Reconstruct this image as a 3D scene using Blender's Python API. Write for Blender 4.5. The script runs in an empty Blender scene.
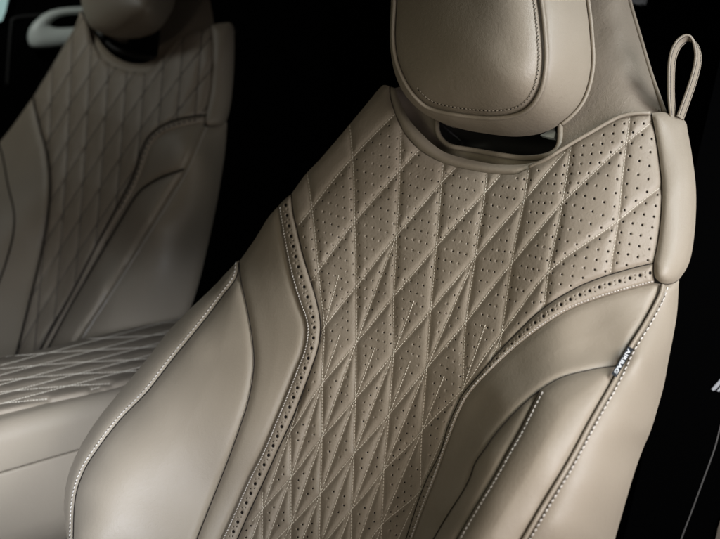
import bpy, math, random
import numpy as np
from mathutils import Vector, Matrix
from mathutils.geometry import delaunay_2d_cdt
random.seed(4); rng = np.random.default_rng(4)
scene = bpy.context.scene
col = scene.collection

# ------------------------------------------------------------------ camera
CAM = np.array([0.0, 0.0, 1.18]); PITCH = math.radians(12)
FX = 1000.0                                    # 50 mm on 36 mm, in a frame 720 wide
cd = bpy.data.cameras.new('camera'); cam = bpy.data.objects.new('camera', cd); col.objects.link(cam)
cam.location = CAM; cam.rotation_euler = (math.pi/2 - PITCH, 0, 0)
cd.lens = 50; cd.sensor_width = 36; cd.clip_start = 0.02; cd.clip_end = 60
cd.dof.use_dof = True; cd.dof.focus_distance = 1.15; cd.dof.aperture_fstop = 5.6
scene.camera = cam
# ------------------------------------------------------------------ light
world = bpy.data.worlds.new('World'); scene.world = world; world.use_nodes = True
bg = world.node_tree.nodes['Background']
bg.inputs['Color'].default_value = (1.0, 0.92, 0.78, 1); bg.inputs['Strength'].default_value = 0.003
scene.view_settings.view_transform = 'Standard'; scene.view_settings.look = 'None'
scene.view_settings.gamma = 1; scene.view_settings.exposure = -0.26

def area(name, loc, target, size, power, color, sy=None):
    l = bpy.data.lights.new(name, 'AREA'); l.energy = power; l.color = color
    l.shape = 'RECTANGLE'; l.size = size; l.size_y = sy or size
    o = bpy.data.objects.new(name, l); col.objects.link(o); o.location = loc
    o.rotation_euler = (Vector(target) - Vector(loc)).to_track_quat('-Z', 'Y').to_euler()
    return o
area('door_opening_light', (0.71, 0.45, 1.16), (0.12, 1.15, 1.02), 0.38, 11.6, (0.88, 0.885, 0.96), 0.4)
o_ = area('door_top_light', (1.0, 0.5, 1.85), (0.12, 1.12, 1.0), 0.5, 2.4, (0.84, 0.94, 1.0), 0.4); o_.data.spread = math.radians(62)
area('shell_edge_fill', (0.95, 1.0, 1.55), (0.15, 1.2, 1.15), 0.4, 0.7, (0.9, 0.95, 1.0), 0.4)  # unseen lamp added to brighten the shell's right edge
for nm, lo_, ta_, sz_, pw_, co_, an_ in (('low_front_fill', (0.25, -0.2, 0.90), (0.06, 1.1, 0.80), 0.3, 0.34, (1.0, 0.90, 0.92), 40),  # low fill added beside the camera, no real source there
                                   ('front_fill', (0.5, -0.1, 1.25), (0.12, 1.1, 0.88), 0.3, 0.22, (1.0, 0.96, 0.74), 40),  # soft fill added close to the camera for the seat's centre
                                   ('windscreen_side_light', (-0.5, 0.2, 1.2), (0.1, 1.15, 0.95), 0.3, 0.36, (1.0, 0.98, 0.80), 60),
                                   ('armrest_fill', (-0.22, 0.0, 1.10), (-0.45, 1.26, 0.64), 0.26, 1.3, (0.78, 0.86, 1.0), 26)):  # unseen narrow fill added to brighten the armrest and left bolster
    o_ = area(nm, lo_, ta_, sz_, pw_, co_, sz_*0.85); o_.data.spread = math.radians(an_)
o_ = area('far_windscreen_light', (-1.45, 0.7, 1.75), (-0.72, 2.3, 1.12), 0.35, 0.13, (1.0, 0.86, 0.74), 0.3); o_.data.spread = math.radians(50)
area('door_pull_fill', (-1.3, 2.5, 1.9), (-1.1, 3.25, 1.45), 0.25, 4.2, (0.95, 1.0, 0.96), 0.2)  # added lamp that only brightens the pale door pull

# ------------------------------------------------------------------ pixel geometry of the photograph's view
cp, sp_ = math.cos(PITCH), math.sin(PITCH)
F = np.array([0, cp, -sp_]); U = np.array([0, sp_, cp]); Rr = np.array([1.0, 0, 0])
def rays(p):
    p = np.atleast_2d(np.asarray(p, float))
    return (p[:, :1]-360)/FX*Rr + (269.5-p[:, 1:2])/FX*U + F
def at(px, py, depth):
    return CAM + rays([(px, py)])[0]*depth

TH, RH = math.radians(42), math.radians(29)
S_AX = np.array([math.cos(TH), -math.sin(TH), 0])
A_AX = np.array([math.sin(RH)*math.sin(TH), math.sin(RH)*math.cos(TH), math.cos(RH)])
N_AX = np.array([-math.sin(TH)*math.cos(RH), -math.cos(TH)*math.cos(RH), math.sin(RH)])

class Surf:
    """a plane with a smooth relief over it; relief is a thin-plate spline through control points"""
    def __init__(self, q, n, ctrl, reg=250.0):
        self.n = np.asarray(n, float); self.d = float(np.dot(q, self.n))
        c = np.array(ctrl, float); self.c = c[:, :2]
        m = len(c); K = self._k(self.c, self.c) + np.eye(m)*reg
        P = np.c_[np.ones(m), self.c]
        A = np.block([[K, P], [P.T, np.zeros((3, 3))]])
        self.w = np.linalg.solve(A, np.r_[c[:, 2], 0, 0, 0])
    @staticmethod
    def _k(a, b):
        r2 = ((a[:, None]-b[None])**2).sum(-1)
        return 0.5*r2*np.log(r2+1e-9)
    def h(self, p):
        p = np.atleast_2d(np.asarray(p, float)); out = np.empty(len(p))
        for i in range(0, len(p), 20000):
            q = p[i:i+20000]
            out[i:i+20000] = self._k(q, self.c) @ self.w[:-3] + np.c_[np.ones(len(q)), q] @ self.w[-3:]
        return out
    def pos(self, p, extra=0.0):
        r = rays(p); hh = self.h(p) + extra
        t = (self.d + hh - CAM @ self.n) / (r @ self.n)
        return CAM + r*t[:, None]

# ------------------------------------------------------------------ curves in the image
def cr(pts, step=2.0):
    """smooth open curve through pts, resampled"""
    P = np.array(pts, float)
    if len(P) == 2:
        n = max(2, int(np.linalg.norm(P[1]-P[0])/step)+1)
        return P[0] + (P[1]-P[0])*np.linspace(0, 1, n)[:, None]
    E = np.vstack([2*P[0]-P[1], P, 2*P[-1]-P[-2]]); out = []
    for i in range(1, len(E)-2):
        p0, p1, p2, p3 = E[i-1:i+3]
        t = np.linspace(0, 1, 24, endpoint=False)[:, None]
        out.append(0.5*((2*p1)+(-p0+p2)*t+(2*p0-5*p1+4*p2-p3)*t**2+(-p0+3*p1-3*p2+p3)*t**3))
    out.append(P[-1:]); return resample(np.vstack(out), step)
def resample(P, step):
    L = np.r_[0, np.cumsum(np.linalg.norm(np.diff(P, axis=0), axis=1))]
    n = max(2, int(round(L[-1]/step))+1); s = np.linspace(0, L[-1], n)
    return np.c_[np.interp(s, L, P[:, 0]), np.interp(s, L, P[:, 1])]
def loop(*cs):
    out = []
    for c in cs:
        for p in np.asarray(c, float):
            if not out or np.hypot(*(p-out[-1])) > 0.4: out.append(p)
    while np.hypot(*(out[0]-out[-1])) < 0.4: out.pop()
    return np.array(out)
def offset(c, d):
    t = np.gradient(c, axis=0); t /= np.linalg.norm(t, axis=1)[:, None]+1e-9
    return c + np.c_[-t[:, 1], t[:, 0]]*d
def cut(c, i0, i1):
    """piece of a curve between the points nearest to i0 and i1"""
    a = np.argmin(((c-i0)**2).sum(1)); b = np.argmin(((c-i1)**2).sum(1))
    return c[a:b+1] if a <= b else c[b:a+1][::-1]
def inside(p, poly):
    x, y = p[:, 0], p[:, 1]; r = np.zeros(len(p), bool); q = np.roll(poly, 1, 0)
    for (x1, y1), (x2, y2) in zip(poly, q):
        k = (y1 > y) != (y2 > y)
        if k.any():
            r[k] ^= x[k] < (x2-x1)*(y[k]-y1)/(y2-y1)+x1
    return r
def dist(p, A, B):
    out = np.full(len(p), 1e9)
    for i in range(0, len(p), 3000):
        q = p[i:i+3000, None]; d = (B-A)[None]; w = q-A[None]
        t = np.clip((w*d).sum(-1)/((d*d).sum(-1)+1e-12), 0, 1)
        out[i:i+3000] = np.sqrt((((w-d*t[..., None])**2).sum(-1)).min(1))
    return out
def segs(c, closed=False):
    return (c, np.roll(c, -1, 0)) if closed else (c[:-1], c[1:])

def segsof(ls):
    q = [segs(resample(l, 6.0)) for l in ls]
    return np.vstack([a for a, b in q]), np.vstack([b for a, b in q])

# ------------------------------------------------------------------ objects
def tag(o, label=None, cat=None, group=None, kind=None):
    if label: o['label'] = label
    if cat: o['category'] = cat
    if group: o['group'] = group
    if kind: o['kind'] = kind
    return o
def empty(name, loc):
    o = bpy.data.objects.new(name, None); col.objects.link(o); o.location = loc
    o.empty_display_size = 0.05; return o
def rootloc(o):
    v = np.zeros(3)
    while o is not None:
        v = v + np.array(o.location); o = o.parent
    return v
def mesh(name, V, Fc, mats, parent=None, idx=None, smooth=True):
    V = np.asarray(V, float) - rootloc(parent)
    me = bpy.data.meshes.new(name); me.from_pydata(V.tolist(), [], [tuple(int(i) for i in f) for f in Fc])
    for m in (mats if isinstance(mats, (list, tuple)) else [mats]): me.materials.append(m)
    if idx is not None: me.polygons.foreach_set('material_index', np.asarray(idx, np.int32))
    if smooth: me.polygons.foreach_set('use_smooth', np.ones(len(me.polygons), bool))
    me.update()
    o = bpy.data.objects.new(name, me); col.objects.link(o); o.parent = parent
    return o

def panel(name, outline, surf, mats, parent, g=3.0, puff=0.004, edge_d=0.004, edge_w=3.0, puff_w=25.0,
          lines=None, darts=None, line_d=0.0, line_w=5.0, holes=None, lift=0.0, extra=None):
    """one upholstery panel: its outline filled with a fine mesh lying on the relief, with rolled edges,
    stitched grooves and punched holes"""
    outline = resample(np.vstack([outline, outline[:1]]), min(g, 2.2))[:-1]
    lo, hi = outline.min(0)-g, outline.max(0)+g
    ys = np.arange(lo[1], hi[1], g*0.866); P = []
    for k, y in enumerate(ys):
        xs = np.arange(lo[0]+(g/2 if k % 2 else 0), hi[0], g); P.append(np.c_[xs, np.full(len(xs), y)])
    P = np.vstack(P); P = P[inside(P, outline)]
    eA, eB = segs(outline, True)
    P = P[dist(P, eA, eB) > g*0.55]
    special = []; hole_tag = []
    if lines:
        lA, lB = segsof(lines)
        P = P[dist(P, lA, lB) > g*0.5]
        for dl_ in (darts or []): P = P[dist(P, *segs(dl_)) > g*0.5]
        L = np.vstack([resample(l, g) for l in list(lines)+list(darts or [])]); L = L[inside(L, outline)]
        if len(L): L = L[dist(L, eA, eB) > g*0.5]
        P = np.vstack([P, L])
    hd = np.zeros(len(P)); ht = np.zeros(len(P), int)
    if holes is not None and len(holes):
        H = np.asarray(holes, float)                                    # x, y, r
        keep = np.ones(len(P), bool)
        for x, y, r in H:
            keep &= (P[:, 0]-x)**2*1.5+(P[:, 1]-y)**2 > (r*1.2+0.5)**2
        P = P[keep]; hd = hd[keep]; ht = ht[keep]
        HP, HD, HT = [], [], []
        for x, y, r in H:
            n = 8
            a = np.arange(n)*2*math.pi/n
            for rr, dd, tt in ((1.2, 0.0, 0), (0.92, -0.0009, 1), ):
                HP.append(np.c_[x+np.cos(a)*r*rr*0.86, y+np.sin(a)*r*rr]); HD.append(np.full(n, dd)); HT.append(np.full(n, tt))
            HP.append(np.array([[x, y]])); HD.append(np.array([-0.0022])); HT.append(np.array([1]))
        P = np.vstack([P]+HP); hd = np.r_[(hd, *HD)]; ht = np.r_[(ht, *HT)]
    nb = len(outline)
    allp = np.vstack([outline, P]); hd = np.r_[np.zeros(nb), hd]; ht = np.r_[np.zeros(nb, int), ht]
    res = delaunay_2d_cdt([Vector(v) for v in allp], [], [list(range(nb))], 1, 1e-6)
    v2 = np.array([tuple(v) for v in res[0]]); fc = [f for f in res[2]]
    hd2 = np.zeros(len(v2)); ht2 = np.zeros(len(v2), int)
    for i, src in enumerate(res[3]):
        if src: hd2[i] = hd[src[0]]; ht2[i] = ht[src[0]]
    de = dist(v2, eA, eB)
    ex = -edge_d*np.exp(-(de/edge_w)**1.5) + puff*(1-np.exp(-de/puff_w)) + lift + hd2
    def groove(p):
        x = line_d*(1-np.exp(-(dist(p, lA, lB)/line_w)**1.15)) - line_d*0.5
        for dd in (darts or []):                                       # short seams fade out towards their tip
            a, b = dd[0], dd[-1]; t = np.clip(((p-a)@(b-a))/((b-a)@(b-a)), 0, 1)
            dq = np.sqrt(((p-a-t[:, None]*(b-a))**2).sum(1))
            x = x - line_d*0.8*np.clip(t*1.6+0.12, 0, 1)*np.exp(-(dq/(line_w*0.75))**1.15)*np.clip(x/line_d+0.5, 0, 1)
        return x
    if lines: ex += groove(v2)
    if extra is not None: ex += extra(v2)
    pos = surf.pos(v2, ex)
    # outward winding
    idx = []; out = []
    for f in fc:
        a, b, c = (v2[i] for i in f[:3])
        if (b[0]-a[0])*(c[1]-a[1])-(b[1]-a[1])*(c[0]-a[0]) > 0: f = list(f)[::-1]
        out.append(f); idx.append(1 if all(ht2[i] for i in f) else 0)
    o = mesh(name, pos, out, mats, parent, idx if isinstance(mats, (list, tuple)) else None)
    o['_px'] = 0
    del o['_px']
    def hgt(p):                                                        # relief for things sewn on this panel
        p = np.atleast_2d(p); e = dist(p, eA, eB)
        x = -edge_d*np.exp(-(e/edge_w)**1.5) + puff*(1-np.exp(-e/puff_w)) + lift
        if lines:
            x = x + groove(p)
        if extra is not None: x = x + extra(p)
        return x
    return o, hgt

def capsule(c, t, up, ln, r, V, Fc, n=6):
    """one thread stitch: a little tapered bead lying along t"""
    t = t/np.linalg.norm(t); s = np.cross(t, up); s /= np.linalg.norm(s)+1e-12; w = np.cross(s, t)
    b = len(V); prof = ((-0.5, 0.45), (-0.32, 0.95), (0.32, 0.95), (0.5, 0.45))
    for x, k in prof:
        for j in range(n):
            a = j*2*math.pi/n
            V.append(c+t*ln*x+(s*math.cos(a)+w*math.sin(a))*r*k)
    for q in range(3):
        for j in range(n):
            Fc.append((b+q*n+j, b+q*n+(j+1) % n, b+(q+1)*n+(j+1) % n, b+(q+1)*n+j))
    Fc.append(tuple(b+j for j in range(n))[::-1]); Fc.append(tuple(b+3*n+j for j in range(n)))

def stitches(name, curves, surf, hgt, mats, parent, step=3.3, frac=0.72, r=0.00055, lift=0.0003, clip=None, gaps=False, slant=0.0):
    V, Fc, I = [], [], []
    for c in curves:
        c = resample(np.asarray(c), step)
        if len(c) < 2: continue
        mid = (c[1:]+c[:-1])/2; d = c[1:]-c[:-1]
        if clip is not None:
            k = inside(mid, clip); mid = mid[k]; d = d[k]
            if len(mid) == 0: continue
        hx = hgt(mid) if callable(hgt) else np.full(len(mid), hgt)
        dd = d.copy()
        if slant:
            dd = d + np.c_[-d[:, 1], d[:, 0]]*slant
        P0 = surf.pos(mid-dd*0.5, hx+lift); P1 = surf.pos(mid+dd*0.5, hx+lift); PM = surf.pos(mid, hx+lift)
        for i in range(len(mid)):
            t = P1[i]-P0[i]; ln = np.linalg.norm(t)*frac
            n0 = len(Fc)
            jit = (rng.random(3)-0.5)*r*0.35
            capsule(PM[i]+jit, t+(rng.random(3)-0.5)*ln*0.12, surf.n, ln*(0.94+0.12*rng.random()), r, V, Fc)
            I += [0]*(len(Fc)-n0)
            if gaps:
                n0 = len(Fc); e = P1[i]-surf.n*lift*0.6
                capsule(e, t, surf.n, r*1.9, r*0.9, V, Fc); I += [1]*(len(Fc)-n0)
    return mesh(name, V, Fc, mats, parent, I)

def tube(name, pts3, r, mat, parent, n=8, closed=False, flat=1.0, nrm=None):
    P = np.asarray(pts3, float); V, Fc = [], []; m = len(P)
    T = np.gradient(P, axis=0)
    if closed: T = np.roll(P, -1, 0)-np.roll(P, 1, 0)
    ref = N_AX if nrm is None else nrm
    for i in range(m):
        t = T[i]/np.linalg.norm(T[i]); s = np.cross(t, ref); s /= np.linalg.norm(s); w = np.cross(s, t)
        for j in range(n):
            a = j*2*math.pi/n; V.append(P[i]+(s*math.cos(a)+w*math.sin(a)*flat)*r)
    for i in range(m if closed else m-1):
        for j in range(n):
            k = (i+1) % m
            Fc.append((i*n+j, i*n+(j+1) % n, k*n+(j+1) % n, k*n+j))
    if not closed:
        Fc.append(tuple(range(n))[::-1]); Fc.append(tuple((m-1)*n+j for j in range(n)))
    return mesh(name, V, Fc, mat, parent)

def backing(name, outline, surf, depth, mat, parent, front=-0.007, inset=0.1, g=8.0, back=True):
    """the foam and shell behind the upholstery: a closed body the panels are stretched over"""
    outline = resample(np.vstack([outline, outline[:1]]), 4.0)[:-1]
    lo, hi = outline.min(0), outline.max(0)
    X, Y = np.meshgrid(np.arange(lo[0], hi[0], g), np.arange(lo[1], hi[1], g)); P = np.c_[X.ravel(), Y.ravel()]
    P = P[inside(P, outline)]; P = P[dist(P, *segs(outline, True)) > g*0.5]
    nb = len(outline); allp = np.vstack([outline, P])
    res = delaunay_2d_cdt([Vector(v) for v in allp], [], [list(range(nb))], 1, 1e-6)
    v2 = np.array([tuple(v) for v in res[0]]); V = surf.pos(v2, front); Fc = []
    for f in res[2]:
        a, b, c = (v2[i] for i in f[:3])
        f = list(f)
        if (b[0]-a[0])*(c[1]-a[1])-(b[1]-a[1])*(c[0]-a[0]) > 0: f = f[::-1]
        Fc.append(tuple(f))
    V = list(V)
    bp = surf.pos(outline, front); cen = bp.mean(0)
    rings = [len(V)]
    V += list(bp)
    base = bp
    tang = np.roll(outline, -1, 0)-np.roll(outline, 1, 0); onrm = np.c_[-tang[:, 1], tang[:, 0]]
    onrm /= np.linalg.norm(onrm, axis=1)[:, None]+1e-9
    if not inside(outline[:1]-onrm[:1]*3, outline)[0] : onrm = -onrm
    back = -surf.n; bi = np.array([back@Rr, -(back@U)])
    w = np.clip(onrm@bi/np.linalg.norm(bi)*2.5+0.3, 0, 1)[:, None]
    for _ in range(6): w = (np.roll(w, 1, 0)+w*2+np.roll(w, -1, 0))/4
    rd = rays(outline); rd /= np.linalg.norm(rd, axis=1)[:, None]
    rd = rd/(np.abs(rd@surf.n)[:, None])
    godir = (1-w)*back + w*rd                                          # sides that face the door taper inwards to the back
    for k in (0.15, 0.4, 0.75, 1.0):
        rings.append(len(V)); ins = inset*(k**2)
        flatb = base + godir*(depth*k)
        if k >= 0.75:                                                  # flatten the back
            hh = (flatb @ surf.n) - surf.d
            flatb = flatb - surf.n*((hh-(-depth*k))*0.7)[:, None]
        V += list(flatb + (cen-base)*ins)
    for a, b in zip(rings[:-1], rings[1:]):
        for i in range(nb):
            j = (i+1) % nb; Fc.append((a+i, a+j, b+j, b+i))
    c = len(V); V.append(np.mean(V[rings[-1]:rings[-1]+nb], axis=0))
    for i in range(nb): Fc.append((rings[-1]+i, rings[-1]+(i+1) % nb, c))
    return mesh(name, V, Fc, mat, parent)

def boxmesh(lo, hi):
    V = [(x, y, z) for x in (lo[0], hi[0]) for y in (lo[1], hi[1]) for z in (lo[2], hi[2])]
    Fc = [(0, 1, 3, 2), (4, 6, 7, 5), (0, 4, 5, 1), (2, 3, 7, 6), (0, 2, 6, 4), (1, 5, 7, 3)]
    return np.array(V, float), Fc

# ------------------------------------------------------------------ materials
def mat(name, color, rough=0.5, spec=0.5, metal=0.0):
    m = bpy.data.materials.new(name); m.use_nodes = True; b = m.node_tree.nodes['Principled BSDF']
    b.inputs['Base Color'].default_value = (*color, 1); b.inputs['Roughness'].default_value = rough
    b.inputs['Specular IOR Level'].default_value = spec; b.inputs['Metallic'].default_value = metal
    return m
def leather(name, color, rough=0.42, grain=1150.0, bump=0.25, var=0.10, wr=0.0, spec=0.45):
    m = mat(name, color, rough, spec); nt = m.node_tree; N, L = nt.nodes, nt.links; b = N['Principled BSDF']
    tc = N.new('ShaderNodeTexCoord')
    vo = N.new('ShaderNodeTexVoronoi'); vo.inputs['Scale'].default_value = grain; vo.feature = 'DISTANCE_TO_EDGE'
    nz = N.new('ShaderNodeTexNoise'); nz.inputs['Scale'].default_value = grain*0.45; nz.inputs['Detail'].default_value = 4
    n2 = N.new('ShaderNodeTexNoise'); n2.inputs['Scale'].default_value = 9; n2.inputs['Detail'].default_value = 5
    for t in (vo, nz, n2): L.new(tc.outputs['Object'], t.inputs['Vector'])
    mx = N.new('ShaderNodeMath'); mx.operation = 'MULTIPLY_ADD'; mx.inputs[1].default_value = 0.8
    L.new(vo.outputs['Distance'], mx.inputs[0]); L.new(nz.outputs['Fac'], mx.inputs[2])
    bp = N.new('ShaderNodeBump'); bp.inputs['Strength'].default_value = bump; bp.inputs['Distance'].default_value = 0.0006
    L.new(mx.outputs[0], bp.inputs['Height'])
    n3 = N.new('ShaderNodeTexNoise'); n3.inputs['Scale'].default_value = 26; n3.inputs['Detail'].default_value = 3; n3.inputs['Distortion'].default_value = 0.6
    L.new(tc.outputs['Object'], n3.inputs['Vector'])
    b2 = N.new('ShaderNodeBump'); b2.inputs['Strength'].default_value = 0.1; b2.inputs['Distance'].default_value = 0.004
    n4 = N.new('ShaderNodeTexNoise'); n4.inputs['Scale'].default_value = 150; n4.inputs['Detail'].default_value = 8; n4.inputs['Roughness'].default_value = 0.68; n4.inputs['Distortion'].default_value = 0.5
    L.new(tc.outputs['Object'], n4.inputs['Vector'])
    b4 = N.new('ShaderNodeBump'); b4.inputs['Strength'].default_value = bump*0.55; b4.inputs['Distance'].default_value = 0.0016
    L.new(n4.outputs['Fac'], b4.inputs['Height']); L.new(b4.outputs['Normal'], b2.inputs['Normal'])
    L.new(n3.outputs['Fac'], b2.inputs['Height']); L.new(b2.outputs['Normal'], bp.inputs['Normal'])
    L.new(bp.outputs['Normal'], b.inputs['Normal'])
    cr_ = N.new('ShaderNodeMixRGB'); cr_.blend_type = 'MIX'
    cr_.inputs[1].default_value = (*[c*(1-var) for c in color], 1); cr_.inputs[2].default_value = (*[c*(1+var) for c in color], 1)
    L.new(n2.outputs['Fac'], cr_.inputs[0]); L.new(cr_.outputs[0], b.inputs['Base Color'])
    mr = N.new('ShaderNodeMapRange'); mr.inputs['To Min'].default_value = rough-0.06; mr.inputs['To Max'].default_value = rough+0.08
    L.new(nz.outputs['Fac'], mr.inputs['Value']); L.new(mr.outputs['Result'], b.inputs['Roughness'])
    return m
TAUPE = (0.248, 0.205, 0.152)
M_leather = leather('taupe_leather', TAUPE, 0.52, 800, 0.35)
M_soft = leather('taupe_soft_leather', TAUPE, 0.48, 560, 0.42)
M_perf = leather('taupe_quilted_leather', (0.243, 0.198, 0.147), 0.5, 700, 0.6)
M_nubuck = leather('taupe_grained_shell', (0.225, 0.184, 0.138), 0.5, 480, 0.8)
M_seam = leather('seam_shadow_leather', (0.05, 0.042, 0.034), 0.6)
M_seam_shade = mat('seam_gap_shade', (0.018, 0.014, 0.011), 0.8, 0.15)  # near-black colour stands in for shade between the panels
M_hole = mat('dark_perforation_foam', (0.012, 0.010, 0.009), 0.9, 0.1)
M_thread = mat('cream_thread', (0.52, 0.46, 0.37), 0.6, 0.3)
M_white = mat('pale_thread', (0.52, 0.48, 0.43), 0.6, 0.3)
M_black = mat('black_cabin_trim', (0.0015, 0.0015, 0.0015), 0.9, 0.02)
M_plastic = mat('dark_plastic', (0.012, 0.011, 0.010), 0.45, 0.4)
M_pale = mat('pale_plastic', (0.62, 0.66, 0.62), 0.35, 0.5)
M_line = mat('grey_trim_edge', (0.35, 0.33, 0.30), 0.4, 0.5)
M_label = mat('charcoal_woven_label', (0.02, 0.022, 0.026), 0.7, 0.3)
M_mark = mat('white_print', (0.8, 0.8, 0.8), 0.5, 0.3)
LM = [M_perf, M_hole]

# ------------------------------------------------------------------ setting
V, Fc = boxmesh((-4, -2.5, 0.0), (4, 5, 0.02))
tag(mesh('cabin_floor', V, Fc, mat('black_carpet', (0.003, 0.003, 0.003), 0.95, 0.05), smooth=False), kind='structure')
V, Fc = boxmesh((-4, 4.2, 0.02), (4, 4.25, 3.2))
tag(mesh('cabin_backdrop', V, Fc, M_black, smooth=False), kind='structure')

# ================================================================== NEAR SEAT
Q = at(440, 300, 1.15)
seat = empty('bucket_seat', (float(Q[0]), float(Q[1]), 0.45))
tag(seat, 'near taupe leather car seat with sharp diamond quilting, perforations and a pull loop', 'car seat', 'quilted leather seats')

SL = cr([(389, 86), (383.5, 85), (378, 90), (369, 101), (345, 130), (322, 157), (306, 171+3), (291.3, 194)])
SLB = cr([(291.3, 194), (284, 200), (277.5, 207)])
SLB1 = cr([(277.5, 207), (268, 218), (255, 239), (239, 262)])
QL = cr([(291.3, 194), (293.3, 213), (297.5, 231.7), (302.5, 253), (310, 278), (316, 298), (320, 318), (320.5, 332), (317.5, 351), (310, 373), (301, 397), (292, 420), (278, 450), (265, 479), (250, 511), (237.5, 539), (225, 565)])
BL = cr([(277.5, 207), (282.5, 237), (288, 265), (293, 285), (299, 304), (304, 318), (306, 331), (303, 350), (296, 368), (286.7, 392), (276.7, 416), (263, 449), (248, 479), (232, 515), (221, 539), (209, 565)])
S12 = cr([(239, 262), (241, 281), (248, 313), (253, 345), (253.5, 370), (248.5, 400), (240, 427), (230, 455), (220, 481), (208, 511), (197, 539), (187, 565)])
S23 = cr([(239, 262), (236, 278), (222, 297), (207, 317), (190, 338), (172, 360), (147, 392), (120, 420), (97, 450), (83, 473), (75, 500), (73, 539), (73, 565)])
S3 = cr([(239, 260), (228, 271), (213, 287), (187, 312), (167, 333), (147, 359), (117, 395), (95, 423), (77, 453), (67, 480), (64, 507), (67, 539), (70, 565)])
NT = cr([(389, 86), (390, 98), (395, 114), (401, 128), (410, 141), (421.7, 151.7), (438, 161), (455, 166.7), (471.7, 170.5), (495, 174), (513, 174.7), (522, 172), (533, 166.7), (546.7, 160), (560, 151.7), (575, 142.5), (591.7, 133), (608, 123.5), (621.7, 117), (636.7, 114.3), (652, 114)])
QR = cr([(652, 114), (656.7, 140), (660, 163), (662.5, 190), (661, 220), (658, 243), (654, 263)])
QBR = cr([(654, 263), (633, 268), (609, 275), (593, 280.5), (580, 286), (565, 294), (550, 303.5), (535, 315), (521.7, 328), (504, 346), (489, 363), (476.7, 377.5), (463, 394), (455, 410), (448, 426.7), (440, 453), (428, 477), (418, 502), (406.7, 537), (398, 563)])
BR = cr([(654, 283), (627, 290), (600, 298), (573, 308), (550, 321), (523, 341), (505, 356.5), (489, 372), (476.7, 385), (466.7, 398), (458, 415), (451.7, 431.7), (445, 450), (436.7, 474), (425, 504), (413, 538), (405, 563)])
CRS = cr([(661, 284), (657, 297), (643, 323), (627, 349), (613, 379), (590, 420), (567, 463), (543, 503), (522, 539), (508, 563)])
SR = cr([(619, 366), (613, 366.5), (600, 368), (590, 370), (563, 377), (540, 390), (517, 410), (497, 432), (484, 450), (475, 463), (470, 477), (463, 491), (447, 516), (437.5, 532), (420, 563)])
SW = cr([(540, 390), (520, 430), (508, 451), (493, 478), (475, 508), (457.5, 538), (444, 563)])
R3O = cr([(679, 279), (677, 313), (672.5, 340), (668, 363), (664, 385), (658, 407), (651, 430), (643, 449), (633, 477), (615, 539), (608, 563)])
CAPO = cr([(654, 263), (654.5, 276), (661, 282.5), (670, 283.5), (680, 278), (690, 260), (695, 228), (696, 190), (692, 155), (688, 133), (685, 121), (673, 115), (662, 112), (652, 113)])

ctrl = [(340,300,0),(420,300,0),(470,220,0),(400,400,0),(350,450,0),(440,200,0),(390,200,0.002),(360,530,.002),(320,530,.004),(510,220,0),(500,280,.002),(400,520,.006),(360,220,.003),
 (384,85,-.012),(345,132,-.010),(300,186,-.008),(370,150,0),(330,190,.002),(420,160,-.004),(480,180,-.006),(520,180,-.006),
 (283,205,-.002),(277,208,-.006),(268,219,-.010),(255,240,-.012),(239,262,-.012),(290,230,.006),(300,270,.012),(312,330,.016),(290,400,.018),(255,480,.020),(230,540,.022),
 (300,450,.010),(270,500,.014),
 (262,290,.014),(275,340,.025),(262,390,.033),(235,460,.038),(205,540,.041),
 (246,300,.018),(253,350,.034),(238,430,.044),(195,545,.049),(215,360,.048),(180,430,.072),(140,500,.090),(120,545,.098),(220,320,.036),(200,480,.050),
 (228,287,.018),(190,338,.056),(147,392,.086),(100,445,.112),(78,490,.124),(73,540,.128),
 (213,287,.002),(167,333,.042),(117,395,.078),(77,453,.104),(64,507,.108),(67,545,.110),
 (556,156,-.012),(600,128,-.022),(640,116,-.036),(652,116,-.042),(560,220,.004),(600,200,-.008),(620,150,-.024),(640,200,-.028),(655,180,-.040),(655,250,-.036),(600,270,-.002),(560,260,.010),
 (550,303,.014),(600,298,-.004),(650,283,-.034),(500,350,.018),(460,400,.020),(440,455,.020),(410,535,.024),
 (560,330,.020),(600,320,-.002),(640,305,-.026),(520,370,.036),(480,410,.036),(462,450,.044),(440,510,.050),
 (585,350,.016),(617,360,.006),(590,370,.034),(563,377,.050),(540,390,.062),(515,412,.070),(500,400,.056),(483,452,.084),(465,490,.086),(440,530,.086),
 (520,430,.0855),(500,465,.0985),(480,503,.1055),(458,540,.1085),(580,400,.060),(545,450,.094),(516,500,.104),(497,540,.108),
 (657,297,-.034),(643,323,-.016),(613,379,.028),(590,420,.060),(567,463,.081),(543,503,.093),(522,540,.097),
 (600,430,.056),(577,480,.078),(552,525,.090),(640,360,.006),(620,400,.030),
 (660,350,-.032),(667,320,-.046),(677,313,-.066),(668,363,-.058),(658,407,-.052),(643,449,-.040),(615,539,-.020),(640,430,-.010),(620,480,.012),(596,535,.030),
 (663,140,-.052),(668,200,-.045),(662,270,-.034),(685,130,-.081),(690,180,-.069),(694,230,-.070),(680,278,-.058),(680,200,-.060)]
surf = Surf(Q, N_AX, ctrl)

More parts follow.
